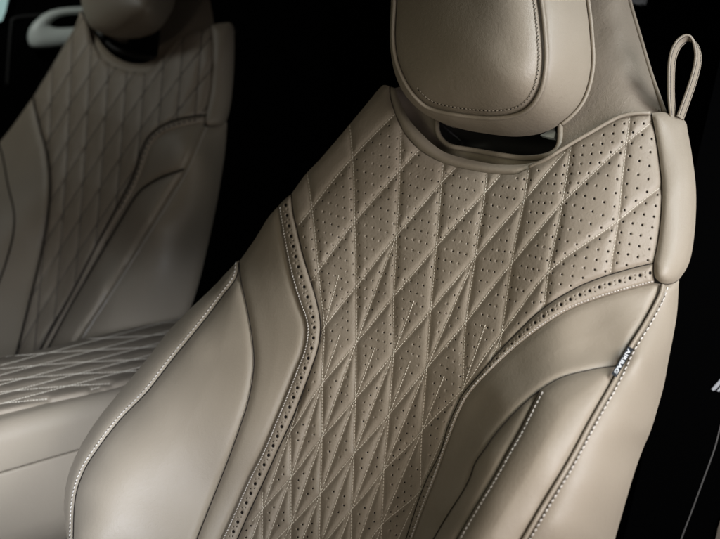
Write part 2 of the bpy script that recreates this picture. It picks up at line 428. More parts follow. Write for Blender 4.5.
# lattice of the diamond quilting, fitted to the crossings of the two families of stitch lines
LAT = {(0,0):(312,208),(1,0):(352.5,157.5),(0,1):(318.3,270.8),(1,1):(354.7,221.7),(2,1):(400,170),(0,2):(324,327),(1,2):(356.3,286.7),(2,2):(396.7,235.8),(3,2):(441.7,182.5),
 (0,3):(322,384),(1,3):(356.3,343),(2,3):(393.7,296.7),(3,3):(436.3,246.7),(4,3):(484.7,192.5),(0,4):(322,437.5),(1,4):(355.3,399),(2,4):(393.7,354),(3,4):(430.5,310.8),(4,4):(475.3,256.7),(5,4):(524,200),
 (0,5):(320,494),(1,5):(354,454),(2,5):(389,415),(3,5):(426.7,368),(4,5):(465.8,321.7),(5,5):(511.7,263.3),(6,5):(562.5,203.3),(7,5):(626.7,142.5),
 (1,6):(351.7,509.8),(2,6):(384,470.7),(3,6):(421.7,430.8),(4,6):(462.5,388.3),(5,6):(502,333),(6,6):(548.5,272.5),(7,6):(618,220.8),(2,7):(381.7,525.7),(3,7):(420,490.7),
 (-1,4):(290.8,477.3),(-1,5):(290.8,524.8),(-2,4):(262.5,509.8),(7,7):(609,283),(2,0):(401,108),(6,4):(571,146)}
LAT.update({(7,4):(634,88),(5,3):(534,140),(4,2):(491,132),(3,1):(446,122),(-1,0):(275,258),(8,5):(695,90),(8,6):(690,168),(8,7):(680,235),(8,8):(672,300),(6,7):(540,330),(5,7):(494,392),(4,7):(459,448),(3,8):(418,548),(4,8):(456,508),(2,8):(379,580),(1,7):(351,564),(0,6):(319,548),(0,7):(318,600),(-1,6):(290,572),(-1,3):(290,432),(-1,2):(292,378),(-1,1):(286,324),(-2,5):(262,555),(-2,3):(262,465),(-3,4):(236,540),(-3,5):(235,585),(5,8):(488,450),(6,8):(532,388),(7,8):(600,345)})
ks = np.array(list(LAT), float); vs = np.array(list(LAT.values()))
def basis(k):
    i, j = k[:, 0]/4, k[:, 1]/4
    return np.stack([i**a*j**b for a in range(5) for b in range(5-a)], 1)
BM = basis(ks); Cf = np.linalg.solve(BM.T@BM+np.eye(BM.shape[1])*1e-5, BM.T@vs)
resid = vs-BM@Cf
def lat(k):
    k = np.atleast_2d(np.asarray(k, float)); p = basis(k)@Cf
    w = np.exp(-((k[:, None]-ks[None])**2).sum(-1)*3.0)
    return p + (w@resid)
print('lattice residual', np.abs(resid).max())
lines = []
def lat_line(a, b, n=None):
    a, b = np.array(a, float), np.array(b, float); n = n or int(np.abs(b-a).max()*14)+2
    return resample(lat(a+(b-a)*np.linspace(0, 1, n)[:, None]), 2.0)
ARANGE = {-2: (3.6, 5.4), -1: (2.6, 6.0), 0: (-0.6, 6.6), 1: (-0.75, 7.5), 2: (-0.3, 8), 3: (1.7, 8), 4: (2.7, 7), 5: (3.4, 7), 6: (4, 6.8), 7: (4.55, 7)}
BRANGE = {0: (-0.35, 2.05), 1: (-0.3, 2.5), 2: (-0.6, 3.4), 3: (-1.2, 4.4), 4: (-2.4, 5.9), 5: (-2.4, 7.45), 6: (-1, 7.6), 7: (0.5, 5), 8: (1.5, 4)}
for i, (a, b) in ARANGE.items(): lines.append(lat_line((i, a), (i, b)))
for j, (a, b) in BRANGE.items(): lines.append(lat_line((a, j), (b, j)))
FULL = [(1, 2), (3, 4)] + [(i, j) for i, j0 in {-3: 3, -2: 3, -1: 2, 0: 3, 1: 4, 2: 5, 3: 6, 4: 6}.items() for j in range(j0, 9)]
HALF = [(0, 1), (0, 2), (1, 3), (2, 3), (2, 4), (3, 5), (4, 5)]
def straight(p, q): return resample(np.vstack([lat(p), lat(q)]), 2.0)
for i, j in FULL: lines.append(straight((i+1, j), (i, j+1)))
darts = [straight((i+0.52, j+0.48), (i, j+1)) for i, j in HALF]

quilt_out = loop(SL, QL, QBR[::-1], QR[::-1], NT[::-1])
lines_in = []
for l in lines:                                                        # keep what lies on the panel
    k = inside(l, quilt_out)
    if k.any():
        st = 0
        runs = np.split(np.arange(len(l)), np.where(np.diff(k.astype(int)) != 0)[0]+1)
        for r in runs:
            if k[r[0]] and len(r) > 2: lines_in.append(l[r])
lines = lines_in
lA, lB = segsof(lines)
hp = []
for i in range(-4, 8):
    for j in range(-2, 9):
        for a in range(6):
            for b in range(6):
                hp.append((i+(a+0.5)/6, j+(b+0.5)/6))
hp = [q for q in hp if q[1] > 0 or q[0] > 2]; hp = lat(hp); hp = hp[inside(hp, quilt_out)]
hp = hp[dist(hp, lA, lB) > 3.1]; hp = hp[dist(hp, np.vstack([segs(l)[0] for l in darts]), np.vstack([segs(l)[1] for l in darts])) > 3.0]; hp = hp[dist(hp, *segs(quilt_out, True)) > 4.0]
hp = hp[~((hp[:, 1] < 150) & (hp[:, 0] < 352))]
# keep the lattice from folding where it is extrapolated: drop crowded holes
keep = []
for p in hp:
    if all((p[0]-q[0])**2+(p[1]-q[1])**2 > 16 for q in keep[-400:]): keep.append(p)
holes = [(p[0], p[1], 0.82+0.46*np.clip((p[0]-470)/150, 0, 1)+0.2*np.clip((p[1]-400)/100, 0, 1)) for p in keep]
print('holes', len(holes))

shell_out = loop(SL, SLB, SLB1, S3, R3O[::-1], cut(CAPO, (679, 279), (652, 113)), NT[::-1])
backing('seat_back_foam', shell_out, surf, 0.13, M_seam, seat)
qp, qh = panel('quilted_panel', quilt_out, surf, LM, seat, g=1.9, puff=0.001, edge_d=0.004, edge_w=3, lines=lines, darts=darts, line_d=0.0038, line_w=3.6, holes=holes)
stitches('stitching', lines+darts, surf, qh, [M_thread, M_hole], qp, step=3.25, frac=0.78, r=0.00052, lift=0.0005)

def band(outer, inner, outline, start, name='perforated_band'):
    n = int(np.linalg.norm(np.diff(inner, axis=0), axis=1).sum()/10.6)
    a = resample(outer, 1.0); b = resample(inner, 1.0)
    t = np.linspace(0, 1, n*8+1)
    A = np.c_[np.interp(t, np.linspace(0, 1, len(a)), a[:, 0]), np.interp(t, np.linspace(0, 1, len(a)), a[:, 1])]
    B = np.c_[np.interp(t, np.linspace(0, 1, len(b)), b[:, 0]), np.interp(t, np.linspace(0, 1, len(b)), b[:, 1])]
    hs = []
    for k in range(start, len(t), 8):
        c = A[k]*0.45+B[k]*0.55; w = np.linalg.norm(A[k]-B[k])
        hs.append((*c, min(1.9, w*0.125)))
        if k+4 < len(t):
            w = np.linalg.norm(A[k+4]-B[k+4])
            for f in (0.42, 0.62):
                hs.append((*(A[k+4]*(1-f)+B[k+4]*f), 0.6*min(1, w/15)))
    hs = np.array(hs); ins = inside(hs[:, :2], outline); hs = hs[ins]
    hs = hs[dist(hs[:, :2], *segs(outline, True)) > hs[:, 2]+1.2]
    return panel(name, outline, surf, LM, seat, g=1.9, puff=0.002, edge_d=0.004, edge_w=2.2, puff_w=5, holes=hs, lift=0.0015)
bl_out = loop(QL[::-1], SLB, BL)
bl, blh = band(BL, QL, bl_out, 4)
stitches('stitching', [offset(BL, -2.2)], surf, blh, [M_white, M_hole], bl, step=2.9, frac=0.74, r=0.0007, lift=0.0006, clip=bl_out, slant=0.25)
br_out = loop(QBR, BR[::-1], cr([(654, 283), (654, 263)]))
brp, brh = band(BR, QBR, br_out, 3)
stitches('stitching', [offset(BR, 1.9)], surf, brh, [M_white, M_hole], brp, step=3.2, frac=0.74, r=0.0006, lift=0.0006, clip=br_out, slant=0.2)

b1_out = loop(BL[::-1], SLB1, S12)
panel('inner_bolster_panel', b1_out, surf, M_leather, seat, g=3.2, puff=0.003, edge_d=0.004)
b2_out = loop(S12[::-1], S23)
panel('bolster_panel', b2_out, surf, M_leather, seat, g=3.5, puff=0.006, edge_d=0.004)
b3_out = loop(S23[::-1], S3)
b3, b3h = panel('outer_bolster_panel', b3_out, surf, M_leather, seat, g=2.4, puff=0.004, edge_d=0.003, puff_w=8, lift=0.001)
stitches('stitching', [offset(S23, 3.2)], surf, b3h, [M_white, M_hole], b3, step=4.0, frac=0.66, r=0.00064, lift=0.0004, clip=b3_out, gaps=True, slant=0.25)

SRu = cut(SR, (619, 366), (540, 390)); SRl = cut(SR, (540, 390), (420, 563))
CRu = cut(CRS, (661, 284), (619, 366)); CRl = cut(CRS, (619, 366), (508, 563))
r1_out = loop(BR, SR[::-1], CRu[::-1], cr([(661, 284), (654, 283)]))
panel('inner_bolster_panel', r1_out, surf, M_leather, seat, g=3.2, puff=0.004, edge_d=0.004)
r2_out = loop(SRu[::-1], cr([SRu[0], CRl[0]]), CRl, cr([CRl[-1], SW[-1]]), SW[::-1])
r2, r2h = panel('bolster_panel', r2_out, surf, M_leather, seat, g=3.2, puff=0.007, edge_d=0.004, puff_w=18, lift=0.002)
stitches('stitching', [offset(SW, -3.0)], surf, r2h, [M_white, M_hole], r2, step=4.8, frac=0.72, r=0.0007, lift=0.0004, clip=r2_out, gaps=True)
wg_out = loop(SRl, cr([SRl[-1], SW[-1]]), SW[::-1])
panel('bolster_gusset', wg_out, surf, M_leather, seat, g=3.0, puff=0.002, edge_d=0.004)
r3_out = loop(CRS[::-1], cr([(661, 284), (670, 284), (679, 279)]), R3O)
r3, r3h = panel('side_panel', r3_out, surf, M_leather, seat, g=3.2, puff=0.004, edge_d=0.004, puff_w=12)
stitches('stitching', [offset(CRS, -7.0)], surf, r3h, [M_white, M_hole], r3, step=5.6, frac=0.6, r=0.0008, lift=0.0003, clip=r3_out, gaps=True, slant=0.15)
tube('piping', surf.pos(offset(CRS, -2.2), 0.0022), 0.0021, M_leather, r3)

cap_out = loop(CAPO, QR)
panel('wing_cap', cap_out, surf, M_soft, seat, g=2.4, puff=0.007, edge_d=0.003, edge_w=2.5, puff_w=9, lift=0.004)
NTr = cut(NT, (530, 169), (650, 114))
tube('notch_piping', surf.pos(offset(NTr, -1.0), np.minimum(0.002, -0.005+0.0005*np.arange(len(NTr)))), 0.0023, M_soft, seat)

def seam_shade(c, e=-0.0016, r=0.00062, s_=None, par=None):  # thin line laid in the groove, coloured as the groove's shade
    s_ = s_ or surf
    return tube('seam_shade', s_.pos(c, e), r, M_seam_shade, par or seat, n=6)
for c in (S12, S23, SR, CRS, QR, QBR, SW): seam_shade(c)
seam_shade(QL, -0.001); seam_shade(cut(CAPO, (654, 263), (680, 278)), -0.001)
# ---- recess under the headrest, its slot and the shell behind
rec_ctrl = [(389,86,-.014),(396,114,-.010),(410,141,-.008),(440,161,-.008),(480,171,-.009),(520,172,-.012),(556,155,-.018),
 (600,128,-.030),(640,114,-.046),(652,115,-.054),(662,112,-.066),(575,115,-.034),(600,90,-.040),(620,90,-.046),(640,90,-.064),(653,90,-.098),(590,60,-.048),(615,60,-.054),(633,60,-.070),(646,60,-.106),
 (590,0,-.072),(610,0,-.078),(620,0,-.088),(629,0,-.116),(560,-50,-.095),(600,-50,-.103),(615,-50,-.115),(600,30,-.062),(622,30,-.072),(636,30,-.108)]
rsurf = Surf(Q, N_AX, rec_ctrl, 60.0)
dsurf = Surf(Q, N_AX, [(392,88,-.034),(408,118,-.060),(434,144,-.060),(470,159,-.054),(520,164,-.044),(556,154,-.028),(437,125,-.052),(452,146,-.048),(500,155,-.040),(545,156,-.026),(560,125,-.030),(500,120,-.06),(430,100,-.065)], 60.0)
RING = cr([(437, 120), (437.5, 131), (442, 140), (452, 146.5), (475, 150.5), (500, 155), (525, 158), (545, 156), (556, 150), (560, 140), (560, 122)])
NT2 = cr([(395, 88), (400, 102), (409, 119), (420, 132), (434, 145), (448, 153.5), (470, 159.5), (495, 164), (520, 164.5), (540, 160.5), (556, 153.5)])
tr_out = loop(cut(NT, (389, 86), (557, 153.5)), NT2[::-1])
panel('notch_trim', tr_out, rsurf, M_soft, seat, g=2.0, puff=0.002, edge_d=0.004, edge_w=2.5, puff_w=4, lift=-0.001)
# the sunken well behind the trim, left open at the slot
fr_out = loop(NT2, RING[::-1], cr([(437, 120), (436, 108), (425, 96), (408, 86), (395, 88)]))
panel('recess', fr_out, dsurf, M_soft, seat, g=2.6, puff=0.001, edge_d=0.001, lift=-0.004)
tube('slot_rim', dsurf.pos(RING, 0.002), 0.0034, M_soft, seat, n=10)
slot = resample(loop(RING, cr([(560, 122), (437, 120)])), 3.0); b3d = dsurf.pos(slot, 0.0); c3d = b3d - N_AX*0.06
V = np.vstack([b3d, c3d]); m_ = len(b3d)
Fc = [(i, (i+1) % m_, m_+(i+1) % m_, m_+i) for i in range(m_)] + [tuple(m_+i for i in range(m_))]
lin = mesh('slot_liner', V, Fc, M_plastic, seat)
pv = np.array([dsurf.pos([p], -0.002)[0] for p in ((540, 135), (547, 131.5), (554, 127), (555.5, 132), (554, 138), (547, 137))])
V = np.vstack([pv, pv-N_AX*0.006]); Fc = [(0, 1, 2, 3, 4, 5)[::-1], (6, 7, 8, 9, 10, 11)]+[(i, (i+1) % 6, 6+(i+1) % 6, 6+i) for i in range(6)]
mesh('guide_clip', V, Fc, M_pale, lin, smooth=False)

SHR = cr([(608, -95), (617, -50), (629, 0), (640, 38), (651, 75), (664, 112)])
sh_out = loop(SHR, cut(NT, (652, 114), (557, 154)), cr([(557, 154), (560, 140), (556, 100), (540, 40), (530, -95), (608, -95)]))
backing('upper_shell_back', sh_out, rsurf, 0.09, M_nubuck, seat, front=-0.006, inset=0.15)
us, ush = panel('upper_shell', sh_out, rsurf, M_nubuck, seat, g=3.2, puff=0.002, edge_d=0.002)
tube('shell_piping', rsurf.pos(offset(SHR, -0.6), 0.0005), 0.0024, M_soft, us)

# ---- headrest
HR_IN = cr([(396, -88), (396, -40), (396.5, 0), (395, 35), (398, 60), (407, 82), (419, 98), (432, 107), (455, 112.5), (490, 116), (515, 113), (530, 104), (540, 86), (544, 60), (542.5, 30), (539, 0), (532, -45), (522, -90)])
HR_OUT = cr([(392, -90), (391, -40), (391, 0), (390, 40), (393.5, 68), (402, 90), (415, 106), (432, 118), (460, 128.5), (490, 134), (515, 136.5), (538, 134), (557, 126), (575, 111), (586, 93), (592, 66), (591, 35), (587, 0), (579, -50), (570, -92)])
HTOP_IN = cr([(522, -90), (505, -112), (460, -118), (415, -112), (396, -88)])
HTOP_OUT = cr([(570, -92), (548, -122), (470, -134), (410, -122), (392, -90)])
hctrl = [(470,0,.075),(430,50,.074),(510,50,.074),(470,90,.070),(420,95,.064),(400,50,.066),(398,0,.066),(540,80,.066),(543,30,.068),(536,0,.068),(525,105,.062),(455,112,.062),(490,115,.062),
 (392,60,.050),(391,0,.052),(405,96,.046),(430,117,.010),(460,128,-.008),(490,134,-.018),(530,135,-.018),(557,126,-.006),(586,92,-.016),(592,60,-.018),(588,0,-.018),(575,111,-.012),
 (565,60,.042),(562,10,.044),(550,100,.036),(500,124,.030),(450,119,.032),(578,40,.018),(574,80,.014),(540,120,.026),(470,-60,.07),(400,-60,.062),(530,-60,.064),(572,-60,-.012),(550,-60,.042),(470,-120,.05),(470,-134,.0)]
hctrl = [(x, y, h+0.036*(115-y)/115) for x, y, h in hctrl]             # it leans forward towards its top
hsurf = Surf(Q, N_AX, hctrl, 2500.0)
hg_out = loop(HR_OUT, HTOP_OUT)
hr = backing('headrest', hg_out, hsurf, 0.07, M_soft, seat, front=-0.005, inset=0.12)
# border strip running round the face
bd_out = loop(HR_OUT, cr([HR_OUT[-1], HR_IN[-1]]), HR_IN[::-1], cr([HR_IN[0], HR_OUT[0]]))
bd, bdh = panel('headrest_border', bd_out, hsurf, M_soft, hr, g=2.6, puff=0.003, edge_d=0.003, puff_w=10, lift=0.001)
tp_out = loop(HTOP_OUT, cr([HR_OUT[0], HR_IN[0]]), HTOP_IN[::-1], cr([HR_IN[-1], HR_OUT[-1]]))
panel('headrest_top', tp_out, hsurf, M_soft, hr, g=4, puff=0.002, edge_d=0.003)
hf, hfh = panel('headrest_face', loop(HR_IN, HTOP_IN), hsurf, M_soft, hr, g=3.0, puff=0.006, edge_d=0.003, puff_w=22)
tube('headrest_piping', hsurf.pos(offset(HR_IN, 2.2), 0.0025), 0.0024, M_soft, hr)
hst = offset(cut(HR_IN, (412, 90), (523, -88)), -5.4)
stitches('headrest_stitching', [hst], hsurf, bdh, [M_soft, M_hole], hr, step=3.9, frac=0.66, r=0.0007, lift=0.0002, gaps=True, slant=0.2)
tube('headrest_edge_piping', hsurf.pos(offset(cut(HR_OUT, (560, 124), (570, -92)), 1.2), 0.002), 0.0022, M_soft, hr)

# ---- pull loop on the shoulder
lc = cr([(673, 118), (671.3, 100), (671, 82), (671.5, 66), (673.5, 54), (678, 44.5), (684, 39.2), (689, 38.6), (694.5, 43), (697.6, 52), (697.5, 63), (694, 78), (688, 96), (680, 118)], 1.6)
P3 = surf.pos(np.tile([[676, 117]], (1, 1)), 0)[0]
dep = (P3-CAM)@F
C3 = CAM + rays(lc)*(dep-0.004)
T3 = np.gradient(C3, axis=0); V, Fc = [], []
prof = [(-1, -.55), (-.9, -1), (-.72, -.7), (0, -.62), (.72, -.7), (.9, -1), (1, -.55), (1, .55), (.9, 1), (.72, .7), (0, .62), (-.72, .7), (-.9, 1), (-1, .55)]
wdir = -N_AX*0.85+S_AX*0.1; wdir /= np.linalg.norm(wdir)
for i in range(len(C3)):
    t = T3[i]/np.linalg.norm(T3[i]); w = wdir-t*(wdir@t); w /= np.linalg.norm(w); s = np.cross(t, w)
    for a, b in prof: V.append(C3[i]+w*a*0.0062+s*b*0.0016)
np_ = len(prof)
for i in range(len(C3)-1):
    for j in range(np_):
        Fc.append((i*np_+j, i*np_+(j+1) % np_, (i+1)*np_+(j+1) % np_, (i+1)*np_+j))
Fc.append(tuple(range(np_))); Fc.append(tuple((len(C3)-1)*np_+j for j in range(np_))[::-1])
ps = mesh('pull_loop', V, Fc, M_soft, seat)

V, Fc, I = [], [], []
for i in range(2, len(C3)-2):
    t = T3[i]/np.linalg.norm(T3[i]); w = wdir-t*(wdir@t); w /= np.linalg.norm(w); sd = np.cross(t, w)
    for a in (-0.0040, 0.0040):
        for b in (-0.00115, 0.00115): capsule(C3[i]+w*a+sd*b, t, sd, 0.0016, 0.00055, V, Fc)
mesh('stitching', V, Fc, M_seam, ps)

# ---- woven airbag label in the bolster seam
la, lb = np.array([630.3, 347.5]), np.array([613.6, 375.2])
axis = (lb-la)/np.linalg.norm(lb-la); side = np.array([-axis[1], axis[0]])
if side[0] < 0: side = -side
def lab(u, v, e): return surf.pos([la+axis*u+side*v], 0.011+e)[0]
Ln = np.linalg.norm(lb-la)
pts = [(0, -2.6), (Ln, -2.6), (Ln+0.6, 3.6), (-.4, 3.6)]
V = [lab(u, v, 0.0) for u, v in pts]+[lab(u, v, -0.0016) for u, v in pts]
tagm = mesh('airbag_label', V, [(0, 1, 2, 3), (7, 6, 5, 4), (0, 4, 5, 1), (1, 5, 6, 2), (2, 6, 7, 3), (3, 7, 4, 0)], M_label, seat, smooth=False)
fd = bpy.data.curves.new('lettering', 'FONT'); fd.body = 'AIRBAG'; fd.size = 1.0; fd.align_x = 'CENTER'; fd.align_y = 'CENTER'; fd.offset = 0.012
fo = bpy.data.objects.new('lettering_source', fd); col.objects.link(fo)
dg = bpy.context.evaluated_depsgraph_get(); tm = bpy.data.meshes.new_from_object(fo.evaluated_get(dg))
tv = np.array([v.co[:2] for v in tm.vertices]); tf = [tuple(p.vertices) for p in tm.polygons]
bpy.data.objects.remove(fo); bpy.data.meshes.remove(tm)
w_ = tv[:, 0].max()-tv[:, 0].min(); sc = (Ln-5)/w_; mid_y = (tv[:, 1].max()+tv[:, 1].min())/2
c0, c1, c2, c3 = (np.array(v) for v in V[:4])
def onlab(u, v):
    a = (u/Ln); b = (v+2.6)/6.2
    p = (c0*(1-a)+c1*a)*(1-b)+(c3*(1-a)+c2*a)*b
    nn = np.cross(c1-c0, c3-c0); nn /= np.linalg.norm(nn); nn = nn if nn@(CAM-c0) > 0 else -nn
    return p+nn*0.0007
xm = (tv[:, 0].max()+tv[:, 0].min())/2
V = [onlab(Ln/2+(x-xm)*sc, 0.7+(y-mid_y)*3.7/0.72) for x, y in tv]
mesh('lettering', V, tf, M_mark, tagm, smooth=False)

# ================================================================== FAR SEAT
Q2 = at(110, 150, 2.35)
far = empty('bucket_seat', (float(Q2[0]), float(Q2[1]), 0.45))
tag(far, 'blurred dim taupe seat behind the armrest, left of and beyond the bright near seat', 'car seat', 'quilted leather seats')
fctrl = [(90,150,0),(110,250,.004),(60,300,.004),(130,90,0),(80,80,0),(40,250,.004),(165,150,.04),(192,150,.05),(150,225,.075),(80,330,.095),(100,285,.08),(130,187,.025),(70,300,.03),(100,240,.028),
 (210,170,-.01),(222,150,-.07),(200,260,-.05),(130,322,.06),(205,60,-.01),(213,60,-.01),(232,70,-.07),(228,120,-.06),(33,100,.01),(45,150,.02),(50,190,.025),(0,145,.02),(20,200,.05),(0,250,.09),(170,110,.012),(190,60,-.005),(150,72,-.012),(90,35,-.014),(178,320,-.02)]
fs = Surf(Q2, N_AX, fctrl, 600.0)
f_sil = cr([(80, 10), (76, 24), (60, 52), (36, 92), (33, 97)])
f_sil2 = cr([(33, 97), (14, 124), (0, 142), (-25, 175)])
f_ql = cr([(33, 97), (35, 108), (40, 128), (46, 150), (50, 180), (48, 215), (42, 250), (30, 300), (15, 360)])
f_nt = cr([(80, 10), (87, 25), (91, 40), (99, 54), (112, 65), (130, 71), (146, 71), (155, 66), (166, 53), (178, 40), (192, 32), (211, 27)])
f_qr = cr([(211, 27), (213, 50), (211, 85), (206, 115)])
f_qb = cr([(206, 115), (188, 117), (170, 122), (157, 129), (147, 139), (141, 152), (133, 176), (118, 205), (98, 242), (72, 292), (48, 335), (30, 370)])
f_br = cr([(205, 122), (188, 125), (172, 130), (160, 136), (151, 145), (146, 157), (138, 180), (122, 210), (101, 247), (75, 297), (52, 340), (36, 370)])
f_cr = cr([(203, 126), (196, 142), (184, 169), (167, 198), (147, 230), (124, 267), (100, 304), (78, 338), (60, 368)])
f_sr = cr([(184, 169), (176, 172), (162, 177), (146, 186), (135, 197), (116, 228), (96, 262), (70, 307), (46, 352), (38, 370)])
f_out = cr([(227, 122), (225, 150), (219, 190), (210, 235), (198, 285), (186, 322), (172, 368)])
f_cap = cr([(206, 115), (206, 124), (214, 126), (225, 123), (231, 100), (234, 60), (233, 26), (222, 23), (211, 25)])
M_fl = M_leather
backing('seat_back_foam', loop(f_sil, f_sil2, cr([(-25, 175), (-25, 380), (172, 380)]), f_out[::-1], cut(f_cap, (225, 123), (211, 25)), f_nt[::-1]), fs, 0.13, M_seam, far, g=12)
fq_out = loop(f_sil, f_ql, f_qb[::-1], f_qr[::-1], f_nt[::-1])
flines = []
def fl(i, j):
    return np.array([88+20*i-2.0*j-0.15*j*j, 110-31*i+36*j+0.5*i*i])
cand = [np.array([fl(i, t) for t in np.linspace(-8, 14, 120)]) for i in range(-9, 9)]
cand += [np.array([fl(t, j) for t in np.linspace(-9, 9, 120)]) for j in range(-8, 14)]
for l in cand:
    l = resample(l, 2.0); k = inside(l, fq_out)
    if k.sum() > 3:
        for r in np.split(np.arange(len(l)), np.where(np.diff(k.astype(int)) != 0)[0]+1):
            if k[r[0]] and len(r) > 2: flines.append(l[r])
fq, fqh = panel('quilted_panel', fq_out, fs, M_perf, far, g=2.4, puff=0.002, edge_d=0.006, edge_w=2, lines=flines, line_d=0.0042, line_w=3.0)
stitches('stitching', flines, fs, fqh, [M_seam, M_hole], fq, step=4.0, frac=1.0, r=0.0013, lift=0.0004)  # dark beads painted in as the shade of the quilt grooves
fb_out = loop(f_qb, f_br[::-1])
na = 60; qa = np.array([resample(f_qb, 0.5)[int(t)] for t in np.linspace(0, len(resample(f_qb, 0.5))-1, na)]); qb_ = np.array([resample(f_br, 0.5)[int(t)] for t in np.linspace(0, len(resample(f_br, 0.5))-1, na)])
fhol = [(*p, 1.25) for p in ((qa+qb_)/2)[2:26:1] if inside(p[None], fb_out)[0]]
panel('perforated_band', fb_out, fs, LM, far, holes=fhol, g=2.2, puff=0.002, edge_d=0.006, edge_w=1.5, puff_w=3)
panel('inner_bolster_panel', loop(f_ql[::-1], f_sil2, cr([(-25, 175), (-25, 368)])), fs, M_fl, far, g=4, edge_d=0.006, edge_w=2)
fr1 = loop(f_br, f_sr[::-1], cut(f_cr, (184, 169), (203, 126)))
panel('inner_bolster_panel', fr1, fs, M_fl, far, g=3, edge_d=0.006, edge_w=2)
fr2 = loop(f_sr, cut(f_cr, (184, 169), (60, 368))[::-1])
p_, ph_ = panel('bolster_panel', fr2, fs, M_fl, far, g=3, puff=0.006, edge_d=0.006, edge_w=2, puff_w=10)
fr3 = loop(f_cr[::-1], cr([(203, 126), (214, 127), (227, 122)]), f_out)
p_, ph_ = panel('side_panel', fr3, fs, M_fl, far, g=4, puff=0.005, edge_d=0.006, edge_w=2)
stitches('stitching', [offset(f_cr, -4)], fs, ph_, [M_white, M_hole], p_, step=3.4, frac=0.6, r=0.0012, clip=fr3)
panel('wing_cap', loop(f_cap, f_qr), fs, M_soft, far, g=2.5, puff=0.01, edge_d=0.006, edge_w=2, puff_w=7, lift=0.004)
fh_ctrl = [(130,-20,.09),(110,10,.085),(150,10,.085),(125,28,.07),(92,28,.06),(85,0,.06),(172,10,.0),(160,30,.02),(130,39,.02),(178,-30,.0),(165,-10,.05)]
fhs = Surf(Q2, N_AX, fh_ctrl)
fh_out = loop(cr([(78, -60), (79, -20), (81, 0), (84, 14), (90, 26), (102, 33), (122, 38), (142, 37), (158, 30), (169, 16), (175, 0), (176, -30), (170, -60)]), cr([(170, -60), (125, -72), (78, -60)]))
fhr = backing('headrest', fh_out, fhs, 0.08, M_soft, far, front=-0.006, inset=0.12)
panel('headrest_face', fh_out, fhs, M_soft, fhr, g=3, puff=0.01, edge_d=0.006, puff_w=14)
tube('seam_shade', fs.pos(cr([(-2, 142), (3, 158), (8, 185), (14, 212), (13, 235), (6, 262), (-4, 290)]), 0.003), 0.0022, M_seam_shade, far, n=6)  # far seat: groove shade put in as dark lines
tube('seam_shade', fs.pos(f_ql, 0.001), 0.0022, M_seam_shade, far, n=6)
tube('seam_shade', fs.pos(f_qb, 0.001), 0.0020, M_seam_shade, far, n=6)
tube('seam_shade', fs.pos(f_sr, 0.001), 0.0020, M_seam_shade, far, n=6)
fsh = [(80,10,-.05),(110,50,-.035),(135,68,-.02),(155,60,-.03),(190,30,-.03),(212,24,-.05),(195,0,-.08),(215,0,-.09),(130,40,-.07)]
frs = Surf(Q2, N_AX, fsh)
us2 = loop(cr([(184, -60), (200, -45), (210, 0), (214, 24)]), cut(f_nt, (211, 27), (156, 65)), cr([(156, 65), (160, 30), (160, -60), (184, -60)]))
backing('upper_shell', us2, frs, 0.08, M_nubuck, far, front=0.0)
tr_in = cr([(88, 20), (100, 42), (114, 56), (130, 63), (146, 63), (156, 56)])
panel('notch_trim', loop(cut(f_nt, (84, 18), (157, 64)), tr_in[::-1]), frs, M_soft, far, g=2.5, puff=0.004, edge_d=0.004)
tube('slot_rim', frs.pos(cr([(107, 42), (114, 48), (126, 53), (142, 57), (153, 58)]), 0.004), 0.006, M_plastic, far)

# ================================================================== ARMREST between the seats
zt = at(100, 391, 1.50)[2]
def onz(p, z=None):
    p = np.atleast_2d(np.asarray(p, float)); r = rays(p); t = ((zt if z is None else z)-CAM[2])/r[:, 2]; return CAM+r*t[:, None]
class TopSurf:
    n = np.array([0, 0, 1.0])
    def h(self, p): return np.zeros(len(np.atleast_2d(p)))
    def pos(self, p, extra=0.0):
        p = np.atleast_2d(np.asarray(p, float)); r = rays(p); t = (zt+extra-CAM[2])/r[:, 2]; return CAM+r*t[:, None]
ts = TopSurf()
arm = empty('centre_armrest', tuple(float(x) for x in (*onz([(60, 380)])[0][:2], 0.45)))
tag(arm, 'taupe leather centre armrest with quilted padded lid between the two seats', 'armrest')
T_far = cr([(235, 306), (180, 318), (120, 331), (75, 341), (35, 351), (0, 358), (-40, 367)])
T_near = cr([(-40, 424), (0, 415), (60, 401), (110, 390), (150, 377), (200, 362), (250, 347)])
lid_out = loop(T_far, cr([(-40, 367), (-40, 424)]), T_near, cr([(250, 347), (235, 306)]))
al = []
for k in range(-6, 12):
    y0 = 346+k*9.6
    al.append(cr([(-45, y0+22), (60, y0-6), (150, y0-29.5), (250, y0-56)], 3))
for k in range(-4, 14):
    y0 = 330+k*11.5
    al.append(cr([(-45, y0+9), (60, y0-1), (150, y0-6), (250, y0-16)], 3))
al2 = []
quilt_zone = loop(offset(T_far, 0), cr([(-40, 367), (-40, 418)]), cr([(-40, 420), (0, 411), (60, 396), (104, 386), (140, 370), (180, 350), (205, 320)]), cr([(205, 320), (235, 306)]))
for l in al:
    k = inside(l, quilt_zone)
    if k.sum() > 3: al2.append(l[k])
lid, lidh = panel('armrest_lid', lid_out, ts, M_perf, arm, g=2.2, puff=0.004, edge_d=0.006, edge_w=3, lines=al2, line_d=0.0035, line_w=3.0)
stitches('stitching', al2, ts, lidh, [M_thread, M_hole], lid, step=3.0, frac=0.8, r=0.0007, lift=0.0005)
